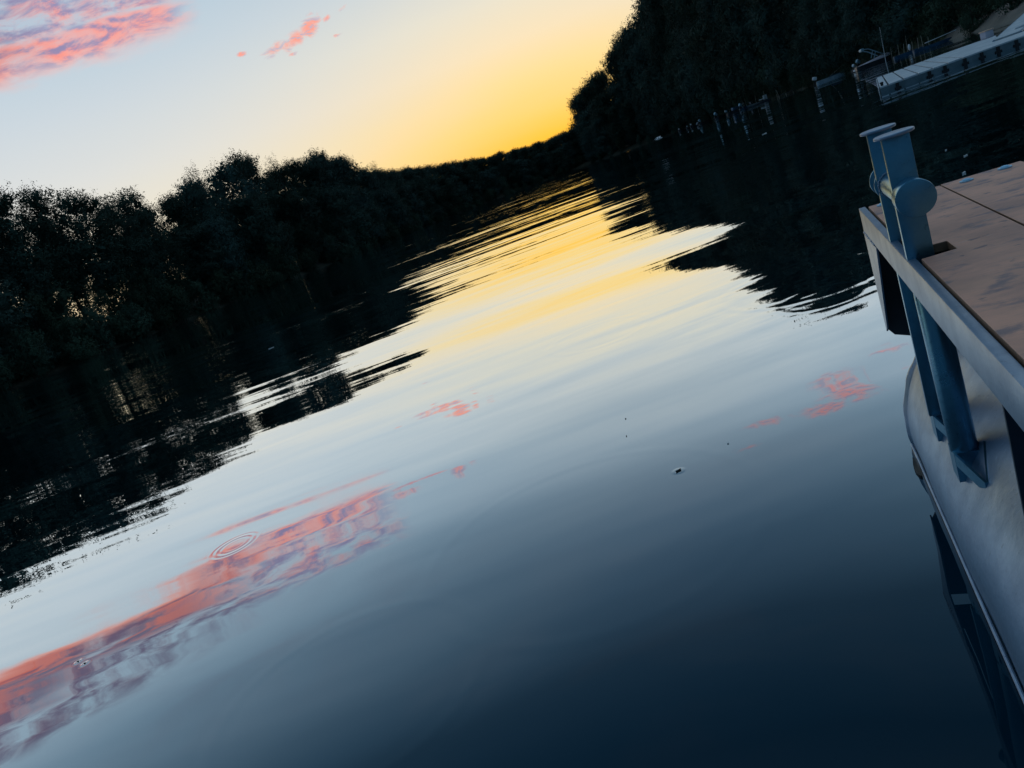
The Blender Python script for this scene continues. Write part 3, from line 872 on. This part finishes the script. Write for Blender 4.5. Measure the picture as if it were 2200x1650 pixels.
# bollard: two flat posts with round caps and a cross tube ending in discs
boll = MB()
zc_ = 1.050
boll.cyl((.279, 1.985, zc_), (.279, 2.43, zc_), .0335, seg=40)
boll.cyl((.279, 1.985, zc_), (.279, 2.047, zc_), .0425, seg=48)
boll_o = boll.build('bollard_crossbar', M_post, dock, bevel=.0015, smooth=True)
boll_o['label'] = 'blue grey bollard tube with round end discs between two capped posts'
for ya in (1.985, 2.335, 2.432):
    mb = MB(); mb.cyl((.279, ya - .005, zc_), (.279, ya + .004, zc_), .0445, seg=56)
    mb.build('end_disc', M_post, boll_o, bevel=.0018, smooth=True)
for ya, zb in ((2.05, .345), (2.315, .345)):
    mb = MB()
    # shallow channel: web faces the camera, lips turned away
    mb.prism([(.2425, ya), (.3035, ya), (.3035, ya + .022), (.2985, ya + .022), (.2985, ya + .005), (.2475, ya + .005), (.2475, ya + .022), (.2425, ya + .022)],
             'z', .79 if ya < 2.2 else zb, 1.197)
    if ya < 2.2:
        mb.cyl((.281, ya + .022, zb), (.275, ya + .022, .80), .0335, seg=36)
    po = mb.build('post', M_post, boll_o, bevel=.0012, smooth=True)
    mb = MB(); mb.cyl((.272, ya + .010, 1.1975), (.272, ya + .010, 1.2055), .0455, seg=56)
    mb.build('cap', M_galv, po, bevel=.0035, smooth=True)
    # foot: cross plate and two fins meeting in a point on the float
    mb = MB()
    zf = lambda s_: .07 + math.sqrt(max(.25 - (s_ - .721) ** 2, 0)) - .004
    mb.prism([(.250, ya - .012), (.340, ya - .012), (.340, ya + .060), (.250, ya + .060)], 'z', .265, .350)
    for sa, sb in ((.2505, .286), (.322, .290)):
        n_ = 8
        base = len(mb.bm.verts)
        for i in range(n_):
            t0, t1 = i / n_, (i + 1) / n_
            for side in (0,):
                s0_, s1_ = sa + (sb - sa) * t0, sa + (sb - sa) * t1
                y0_, y1_ = ya - .012 - .135 * t0, ya - .012 - .135 * t1
                z0_, z1_ = .350 - .022 * t0, .350 - .022 * t1
                quad = [(s0_, y0_, max(zf(s0_), z0_ - .035)), (s1_, y1_, max(zf(s1_), z1_ - .035)), (s1_, y1_, max(z1_, zf(s1_) + .006)), (s0_, y0_, max(z0_, zf(s0_) + .006))]
                vs = [mb.bm.verts.new(p) for p in quad] + [mb.bm.verts.new((p[0] + .006, p[1], p[2])) for p in quad]
                for f_ in ((0, 1, 2, 3), (7, 6, 5, 4), (0, 4, 5, 1), (1, 5, 6, 2), (2, 6, 7, 3), (3, 7, 4, 0)):
                    mb.bm.faces.new([vs[j] for j in f_])
    mb.build('foot', M_post, po)
for ya in (2.047, 2.312):
    mb = MB()
    for i in range(44):
        t = 2 * math.pi * i / 44
        rr = .0355 + .0012 * math.sin(i * 2.7)
        mb.sphere((.279 + math.cos(t) * rr, ya, zc_ + math.sin(t) * rr), (.0032 + .0008 * math.sin(i * 1.9), .0035, .0035), 6, 5)
    mb.build('weld_bead', M_galv, boll_o, smooth=True)
# deck bolts along the far edge
for s_, a in ((.309, 2.915), (.563, 2.896), (.682, 2.925), (.80, 2.91), (.93, 2.92)):
    mb = MB(); mb.cyl((s_, a, ZD), (s_, a, ZD + .004), .021, seg=24).sphere((s_, a, ZD + .004), (.015, .015, .006), 16, 8)
    mb.build('bolt_head', M_bolt, dock, smooth=True)

# ------------------------------------------------------------------ far white jetty
def poly_prism(name, pts, z0, z1, m_, parent, bevel=.0):
    mb = MB(); mb.prism(pts, 'z', z0, z1)
    return mb.build(name, m_, parent, bevel=bevel)
jb = Vector((16.27, 27.45, 0))
jet = empty('white_jetty', jb)
tag(jet, 'long low white floating jetty with black fenders on its side, near the upper right corner', 'jetty')
fd = Vector((4.75, -1.05, 0)); fd_n = fd.normalized()          # front edge direction
bd = Vector((7.2, 12.2, 0)).normalized()                       # depth direction
DEP = 14.2
def J(u, v):  # u along the front edge (m), v into depth (m)
    p = fd_n * u + bd * v
    return (p.x, p.y)
zt = .25
seg = [0, .32, .85, 1.36, 1.86, 2.36, 2.86]
g_ = .03
for a, b in zip(seg[:-1], seg[1:]):
    poly_prism('deck_panel', [J(a + g_, 0), J(b - g_, 0), J((b - g_) * .98, DEP), J((a + g_) * .98, DEP)], .03, zt, M_white, jet, .012)
poly_prism('deck_panel', [J(2.86 + g_, 0), J(4.9, 0), J(6.9, 4.6), J(5.6, 4.4), J(5.2, 8.8), J(5.7, DEP * .93), J(2.82, DEP)], .03, zt - .004, M_white, jet, .012)
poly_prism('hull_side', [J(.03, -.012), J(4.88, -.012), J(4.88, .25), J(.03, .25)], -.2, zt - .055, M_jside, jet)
poly_prism('end_panel', [J(-.03, .02), J(-.005, .02), J(-.005, DEP - .1), J(-.03, DEP - .1)], -.2, zt - .03, M_white, jet)
for u in (.62, 1.72, 2.25, 2.92, 3.48, 4.02, 4.62):
    p = J(u, -.05)
    mb = MB()
    mb.box((p[0], p[1], .06), (.10, .07, .27), Matrix.Rotation(math.atan2(fd.y, fd.x), 4, 'Z'), .01)
    mb.box((p[0], p[1], .02), (.22, .065, .07), Matrix.Rotation(math.atan2(fd.y, fd.x), 4, 'Z'), .01)
    mb.build('fender', M_black, jet)
p = J(.12, .5)
mb = MB(); mb.cyl((p[0], p[1], zt), (p[0], p[1], zt + .10), .05, seg=12).sphere((p[0], p[1], zt + .11), (.07, .07, .03))
mb.build('mooring_cleat', M_black, jet)
# small crate-like post on the back corner
bx = empty('mooring_box', jb + Vector((*J(5.3, DEP * .91), zt)))
tag(bx, 'small pale box standing on the back corner of the white jetty', 'box')
MB().box((0, 0, .17), (.42, .42, .34), None, .03).build('body', M_tarp, bx)
MB().box((0, 0, .36), (.47, .47, .05), None, .012).build('lid', M_orange, bx)
# gangway up to the bank
gw = empty('gangway', (23.4, 30.2, .26))
tag(gw, 'narrow pale gangway climbing from the white jetty to the bank', 'gangway')
gend = pol(40.2, 66, 1.15) - Vector((23.4, 30.2, .26))
gd = gend.normalized(); gs = Vector((gd.y, -gd.x, 0)).normalized()
mb = MB()
vs = []
for p in (Vector((0, 0, 0)), gend):
    for sgn in (-.42, .42):
        for dz in (0, .05):
            vs.append(mb.bm.verts.new(p + gs * sgn + Vector((0, 0, dz))))
for f_ in ((0, 2, 3, 1), (4, 5, 7, 6), (0, 1, 5, 4), (2, 6, 7, 3), (1, 3, 7, 5), (0, 4, 6, 2)):
    mb.bm.faces.new([vs[i] for i in f_])
mb.build('walkway', M_white, gw)
for sgn in (-.46, .46):
    mb = MB()
    mb.cyl(gs * sgn, gend + gs * sgn, .05, seg=8)
    mb.build('side_beam', M_galv, gw)
# pale mooring pipe at the right end of the jetty
pp = empty('mooring_pipe', pol(38.3, 40.2, .35))
tag(pp, 'short pale pipe lying at the right end of the white jetty', 'pipe')
MB().cyl((0, 0, 0), (1.6, -.5, .10), .10, seg=14).sphere((0, 0, 0), (.11, .11, .10)).build('tube', M_white, pp, smooth=True)
MB().box((.8, -.25, -.22), (1.9, .5, .25), Matrix.Rotation(-.3, 4, 'Z'), .03).build('support_float', M_black, pp)

# ------------------------------------------------------------------ boats
def hull_mesh(L, Wd, D, name, m_, parent, rocker=.25, th=.05):
    """open flat-bottomed boat, bow towards +X, stern at -X"""
    st = 15
    V, F = [], []
    def sec(t, inset):
        x = -L / 2 + L * t
        w = Wd / 2 * (1 - max(0, (t - .45) / .55) ** 2.2) * (.88 + .12 * min(t / .3, 1))
        w = max(w - inset, .015)
        zt_ = D * (.80 + rocker * max(0, (t - .3) / .7) ** 2 + .05 * (1 - t))
        zb = -.12 + rocker * D * .9 * max(0, (t - .7) / .3) ** 2 + inset * 1.2
        return [(x, -w, zt_), (x, -w * .93, zb + (zt_ - zb) * .45), (x, -w * .74, zb), (x, w * .74, zb), (x, w * .93, zb + (zt_ - zb) * .45), (x, w, zt_)]
    for ins in (0, th):
        for i in range(st):
            t = i / (st - 1)
            if ins: t = .012 + t * .975
            V += sec(t, ins)
    o = st * 6
    for i in range(st - 1):
        for j in range(5):
            F.append((i * 6 + j, (i + 1) * 6 + j, (i + 1) * 6 + j + 1, i * 6 + j + 1))
            F.append((o + i * 6 + j + 1, o + (i + 1) * 6 + j + 1, o + (i + 1) * 6 + j, o + i * 6 + j))
        for j in (0, 5):
            F.append((i * 6 + j, (i + 1) * 6 + j, o + (i + 1) * 6 + j, o + i * 6 + j))
    for base in (0, o):
        F.append((base, base + 1, base + 4, base + 5)); F.append((base + 1, base + 2, base + 3, base + 4))
    F.append((0, o, o + 5, 5))
    return mesh_np(name, V, F, m_, parent)

def outboard(parent, x, z, sc, m_cowl, tilt=.3):
    Rm = Matrix.Rotation(tilt, 4, 'Y')
    def P(v): return Vector((x, 0, z)) + (Rm @ Vector(v)) * sc
    mb = MB()
    mb.cyl(P((-.15, 0, -.55)), P((-.15, 0, .15)), .07 * sc, .09 * sc, 10)
    mb.sphere(P((-.15, 0, -.55)), (.20 * sc, .06 * sc, .07 * sc), 10, 6)
    mb.box(P((0, 0, .05)), (.10 * sc, .16 * sc, .24 * sc), Rm)
    leg_ = mb.build('outboard_motor', M_black, parent, smooth=True)
    mb = MB()
    mb.box(P((-.2, 0, .35)), (.50 * sc, .30 * sc, .38 * sc), Rm, .08 * sc)
    mb.build('engine_cover', m_cowl, leg_, smooth=True)
    mb = MB(); mb.cyl(P((.0, 0, .25)), P((.55, .05, .38)), .02 * sc, seg=6)
    mb.build('tiller', M_black, leg_)

def boat(a, d, L, Wd, D, heading, hull_m, cowl, label, seats=2, osc=1.0, tilt=.25, z=0.0, extra=None, name='motor_boat', cat='boat'):
    r = empty(name, pol(a, d, z), heading)
    tag(r, label, cat, 'small boats moored along the right bank')
    hull_mesh(L, Wd, D, 'hull', hull_m, r)
    for i in range(seats):
        MB().box((-L * .28 + i * L * .27, 0, D * .62), (.24, Wd * .86, .04)).build('seat', M_stake, r)
    mb = MB()
    mb.box((-L / 2 + .03, 0, D * .72), (.05, Wd * .84, D * .34))
    mb.build('transom_board', M_stake, r)
    if cowl: outboard(r, -L / 2 - .02, D * .85, osc, cowl, tilt)
    if extra: extra(r)
    return r
def HD(a, yaw):
    """heading so that the bow points right (yaw 0) across the view, turned by yaw degrees"""
    return R(-a + yaw)
sh = lambda a: interp(RIGHT, a)
boat(18.1, sh(18.1) - 3, 4.4, 1.4, .5, HD(18, 60), M_hull, M_cowl, 'tiny dark boat with a pale motor, farthest left of the moored boats')
boat(18.6, sh(18.6) - 3, 4.4, 1.4, .5, HD(18, 70), M_hull, M_cowl, 'tiny dark boat with a pale motor, second from left in the boat row', osc=0.86)
boat(19.0, sh(19.0) - 3, 4.6, 1.5, .5, HD(19, 60), M_hull, M_cowl, 'small dark boat with an upright pale motor, third from left in the row', osc=1.17)
boat(19.8, sh(19.8) - 3, 5.2, 1.7, .55, HD(19, 38), M_hull, M_cowlb, 'dark boat with a rounded blue grey motor and a pale ring at its stern', osc=1.56, tilt=.9,
     extra=lambda r: MB().cyl((-2.9, .5, .5), (-2.9, .62, .55), .40, seg=20).build('tyre_fender', M_cowl, r, smooth=True))
boat(20.9, sh(20.9) - 4, 5.4, 1.8, .6, HD(21, 52), M_hull, M_cowlb, 'boat with the biggest pale blue motor cover, tilted out of the water', osc=1.9, tilt=.75)
def e_cab(r):
    MB().box((-.4, 0, .95), (1.9, 1.2, .75), None, .12).build('cabin', M_hullb, r)
    MB().prism([(1.2, .5), (1.9, .5), (1.75, 2.3), (1.5, 2.3)], 'y', -.35, .35).build('folded_cover', M_cowl, r, bevel=.03)
boat(21.95, sh(21.95) - 4, 5.6, 1.9, .65, HD(22, 24), M_hull, M_cowlb, 'dark blue cabin boat with a tall white folded cover standing in the bow', osc=1.25, extra=e_cab)
boat(22.65, sh(22.65) - 3, 4.8, 1.7, .6, HD(22, 50), M_hullb, M_cowlb, 'blue grey boat lying between the cabin boat and the long dark boat', osc=1.79, tilt=.5,
     extra=lambda r: MB().box((1.4, 0, .9), (.6, .7, .5), None, .06).build('pale_box', M_tarp, r))
def e_long(r):
    MB().box((-.9, 0, 1.0), (.8, .1, 1.0), None, .03).box((-.5, 0, 1.0), (.1, .7, .9), None, .03).box((-.2, 0, .82), (1.4, .8, .16), None, .05).build('white_seat_frame', M_cowl, r)
boat(23.6, sh(23.6) - 4, 6.6, 1.7, .55, HD(23.6, 180 + 8), M_hull, M_cowl, 'long dark boat with white seat frame, white motor at its right end', osc=1.87, tilt=.55, extra=e_long)
def e_pole(r):
    MB().cyl((-.6, .2, .6), (2.6, .4, 2.0), .035, seg=6).build('boat_pole', M_stake, r)
    MB().box((.8, 0, .62), (3.0, 1.1, .06), None, .02).build('floor_deck', M_hullb, r)
boat(28.25, sh(28.25) - 4, 5.7, 1.8, .62, HD(28.3, 6), M_hullw, M_cowl, 'pale blue open boat with a pole across it, white motor at left end', osc=1.48, tilt=.3, extra=e_pole, seats=1)
# covered barge with a folded frame
def e_barge(r):
    mb = MB()
    V = []
    L = 6.6
    prof = [(-3.3, .62), (-1.2, .90), (.8, 1.15), (2.4, 1.62), (3.0, 1.70), (3.5, .95)]
    for x, z_ in prof:
        V.append([mb.bm.verts.new(p) for p in ((x, -.9, min(.62, z_)), (x, -.5, z_ * .88), (x, 0, z_), (x, .5, z_ * .88), (x, .9, min(.62, z_)))])
    for i in range(len(V) - 1):
        for j in range(4):
            mb.bm.faces.new((V[i][j], V[i + 1][j], V[i + 1][j + 1], V[i][j + 1]))
    o = mb.build('tarpaulin', M_tarp, r, smooth=True)
    md = o.modifiers.new('thick', 'SOLIDIFY'); md.thickness = .03
    MB().box((-3.62, 0, .34), (.08, .60, .56), None, .02).build('orange_lit_board', M_orange, r)  # orange light on the transom, put into the board's colour
    MB().box((-3.66, .75, .25), (.10, .65, .26), None, .03).build('white_panel', M_cowl, r)
    mb = MB()
    mb.tube([(.2, -.4, 1.1), (-1.6, -.4, 2.45), (-2.4, -.4, 2.6)], .07, 8)
    mb.tube([(-.3, .4, 1.1), (-1.5, .4, 2.1), (-2.4, .4, 2.55)], .07, 8)
    mb.cyl((-2.4, -.5, 2.6), (-2.4, .5, 2.55), .22, seg=14)
    mb.cyl((-1.1, -.4, 2.05), (-1.5, -.4, 1.1), .05, seg=8).cyl((-.75, -.4, 1.8), (-1.1, -.4, 1.0), .05, seg=8)
    mb.build('folded_frame', M_cowlb, r, smooth=True)
boat(31.15, sh(31.15) - 4, 7.2, 2.0, .7, HD(31, 20), M_hull, None, 'covered boat under a grey lilac tarpaulin with an orange-lit board at its left end', seats=0, extra=e_barge, name='covered_boat')
boat(29.95, sh(29.95) - 5, 4.0, 1.4, .5, HD(30, 60), M_hull, M_cowl, 'small dark boat with a white motor tucked left of the covered boat', osc=1.17, tilt=.5, seats=1)
boat(30.35, sh(30.35) - 1.5, 4.0, 1.4, .55, HD(30.4, 50), M_hull, M_cowlb, 'dark boat with rounded motor behind the left end of the covered boat', osc=1.40, tilt=.6, z=.25, seats=1)
boat(33.0, sh(33.0) - 3.5, 4.8, 1.5, .36, HD(33, 10), M_hullb, None, 'low dark blue rowing boat among the stakes right of the covered boat', seats=2, name='rowing_boat',
     extra=lambda r: MB().sphere((-.4, .5, .75), (.18, .18, .42)).build('white_fender', M_cowl, r, smooth=True))
boat(34.3, sh(34.3) - 3.0, 5.2, 1.3, .32, HD(34, 12), M_hullb, None, 'long low blue rowing boat with a pale oar, rightmost of the boat row', seats=2, name='rowing_boat',
     extra=lambda r: MB().cyl((-1.2, .6, .62), (3.8, .9, .95), .04, seg=6).build('oar', M_cowl, r))
# low dark landing stage left of the pale blue boat
ls = empty('landing_stage', pol(25.4, sh(25.4) - 3), HD(25.4, 4))
tag(ls, 'low dark plank landing stage between the long dark boat and the pale blue boat', 'landing stage')
MB().box((0, 0, .38), (4.6, 1.3, .10)).build('deck', M_hull, ls)
for x in (-2.1, -.7, .7, 2.1):
    MB().cyl((x, -.55, -1), (x, -.55, .33), .07, seg=8).build('leg', M_stake, ls)
MB().box((2.75, -.2, .28), (.85, .9, .52), None, .04).build('pale_block', M_tarp, ls)

# stakes standing in the water
def stake(a, d, h, r, lean, label, m_=M_stake):
    o = MB().cyl((0, 0, -1.0), (lean * h, .02, h), r, r * .7, 8).sphere((lean * h, .02, h), (r * .75, r * .75, r * .6), 8, 6).build('mooring_stake', m_)
    o.location = pol(a, d, 0); o.rotation_euler = (0, 0, R(-a))
    tag(o, label, 'stake', 'stakes in the water by the boats')
LSL = 'thin weathered stake in the cluster right of the covered boat'
stake(31.33, 124, 4.6, .05, .03, 'pale stake standing alone above the covered boat', M_cowl)
stake(32.6, 120, 3.2, .05, .06, 'tallest stake, standing just right of the covered boat')
for a, h, l in ((32.1, 1.6, .1), (32.35, 1.4, .2), (32.85, 1.3, .15), (33.2, 1.5, .1), (33.5, 1.6, -.03), (33.8, 1.2, .05), (31.7, 1.6, .08)):
    stake(a, sh(a) - 5, h, .035, l, LSL)
LST = 'thin bare stake among the boats in the left half of the boat row'
for a, h, l in ((21.4, 1.9, .05), (22.3, 4.4, .06), (22.45, 3.9, -.12), (22.15, 3.0, .1), (22.6, 3.1, -.06), (23.2, 2.6, .1), (23.5, 2.9, .14), (23.9, 2.4, -.08), (24.6, 3.6, .02), (24.75, 3.2, -.15), (20.4, 2.6, .1)):
    stake(a, sh(a) - 1.5, h, .045, l, LST)
# reeds behind the boats
rg = np.random.default_rng(9)
segs = []
for _ in range(700):
    a = rg.uniform(19, 35); d = sh(a) + rg.uniform(-.8, 2.5)
    p = pol(a, d, -.1); h = rg.uniform(.8, 2.2); lx, ly = rg.normal() * .18 * h, rg.normal() * .18 * h
    segs.append((p[:], (p.x + lx, p.y + ly, h), .022, .010))
Vr, Fr = tubes(segs, 3)
tag(mesh_np('reeds', Vr, Fr, M_reed), 'thin pale reeds growing along the bank behind the boats', 'reeds', kind='stuff')

# ------------------------------------------------------------------ gull
gl = empty('gull', pol(16.3, 62, H - .30), R(-16.3 + 18))
tag(gl, 'single white gull flying low over the dark water left of the boats', 'bird')
mb = MB()
V = []
for x, r in ((-.27, .012), (-.2, .045), (-.08, .085), (.06, .09), (.15, .06), (.19, .052), (.24, .055), (.285, .035), (.34, .006)):
    V.append([mb.bm.verts.new((x, math.cos(t) * r, math.sin(t) * r * .9)) for t in [i * math.pi / 5 for i in range(10)]])
for i in range(len(V) - 1):
    for j in range(10):
        mb.bm.faces.new((V[i][j], V[i + 1][j], V[i + 1][(j + 1) % 10], V[i][(j + 1) % 10]))
mb.bm.faces.new(V[0]); mb.bm.faces.new(V[-1])
mb.build('body', M_bird, gl, smooth=True)
for sg in (-1, 1):
    mb = MB()
    L_ = [((.10, .03 * sg, .04), (-.08, .03 * sg, .03)), ((.14, .25 * sg, .16), (-.06, .25 * sg, .14)), ((.08, .45 * sg, .15), (-.07, .44 * sg, .13)), ((-.12, .68 * sg, .04), (-.15, .67 * sg, .03))]
    W_ = [[mb.bm.verts.new(p) for p in (a, b)] for a, b in L_]
    for i in range(3):
        mb.bm.faces.new((W_[i][0], W_[i][1], W_[i + 1][1], W_[i + 1][0]))
    o = mb.build('wing', M_bird, gl)
    md = o.modifiers.new('thick', 'SOLIDIFY'); md.thickness = .014
    o.rotation_euler = (0, 0, 0)

# ------------------------------------------------------------------ bits floating on the near water, and glints built as bits
def bit(x, y, L, w, rz, label, m_=M_debris, name='floating_leaf', cat='leaf', zt_=.0025):
    mb = MB()
    k = 10
    top, bot = [], []
    for i in range(k):
        t = 2 * math.pi * i / k
        rr = 1 + .18 * math.sin(3 * t + x * 7)
        top.append(mb.bm.verts.new((math.cos(t) * L * rr, math.sin(t) * w * rr, .002 + zt_ * (.4 + .6 * abs(math.cos(t))))))
        bot.append(mb.bm.verts.new((math.cos(t) * L * rr * .9, math.sin(t) * w * rr * .9, -.001)))
    c0 = mb.bm.verts.new((0, 0, zt_ * .5)); c1 = mb.bm.verts.new((0, 0, -.002))
    for i in range(k):
        j = (i + 1) % k
        mb.bm.faces.new((top[i], top[j], c0)); mb.bm.faces.new((bot[j], bot[i], c1)); mb.bm.faces.new((top[i], bot[i], bot[j], top[j]))
    o = mb.build(name, m_, smooth=True)
    o.location = (x, y, 0); o.rotation_euler = (0, 0, rz)
    tag(o, label, cat)
bit(.53, 3.93, .006, .002, .9, 'tiny dark leaf fragment on open water, upper of a pair')
bit(.47, 3.67, .006, .002, 1.2, 'tiny dark leaf fragment on open water, lower of a pair')
bit(.56, 3.04, .014, .003, .35, 'curled dark leaf making a dimple in the water, right of centre', zt_=.006)
bit(.83, 3.13, .005, .003, .3, 'speck of pale fluff floating right of the curled leaf', M_fluff_glint, 'fluff_and_glint_speck', 'fluff')
fx = Vector((.2, 2.66))
sd = (.918, -.397); vpd = (.397, .918)
bit(.205 * sd[0] + 2.66 * vpd[0], .205 * sd[1] + 2.66 * vpd[1], .075, .009, R(90 - VPA), 'long narrow dark leaf floating against the grey tube float', zt_=.006)
bit(-2.46, 3.38, .004, .002, .2, 'tiny insect on the pink reflection, left of a pair', M_debris, 'water_insect', 'insect')
bit(-2.40, 3.33, .004, .002, .5, 'tiny insect on the pink reflection, right of a pair', M_debris, 'water_insect', 'insect')
bit(5.71, 8.28, .028, .010, .2, 'pale glint on dark water just above the dock bolts, upper piece', M_fluff_glint, 'fluff_and_glint_speck', 'fluff', .012)  # white glint on the water, built as a pale speck
bit(5.01, 7.34, .026, .010, .4, 'pale glint on dark water just above the dock bolts, lower piece', M_fluff_glint, 'fluff_and_glint_speck', 'fluff', .012)  # second water glint, likewise a pale solid speck
bit(6.10, 9.18, .014, .007, .4, 'tiny pale glint on dark water right of the bollard caps', M_fluff_glint, 'fluff_and_glint_speck', 'fluff', .012)  # smallest water glint, shaped as a speck too
bit(12.81, 29.85, .14, .03, .5, 'pale floating twig on dark water below the row of boats', M_fluff_glint, 'floating_twig', 'twig', .03)
bit(-4.63, 16.2, .06, .02, .3, 'pale fluff on the dark left tree reflection', M_fluff_glint, 'fluff_and_glint_speck', 'fluff', .012)
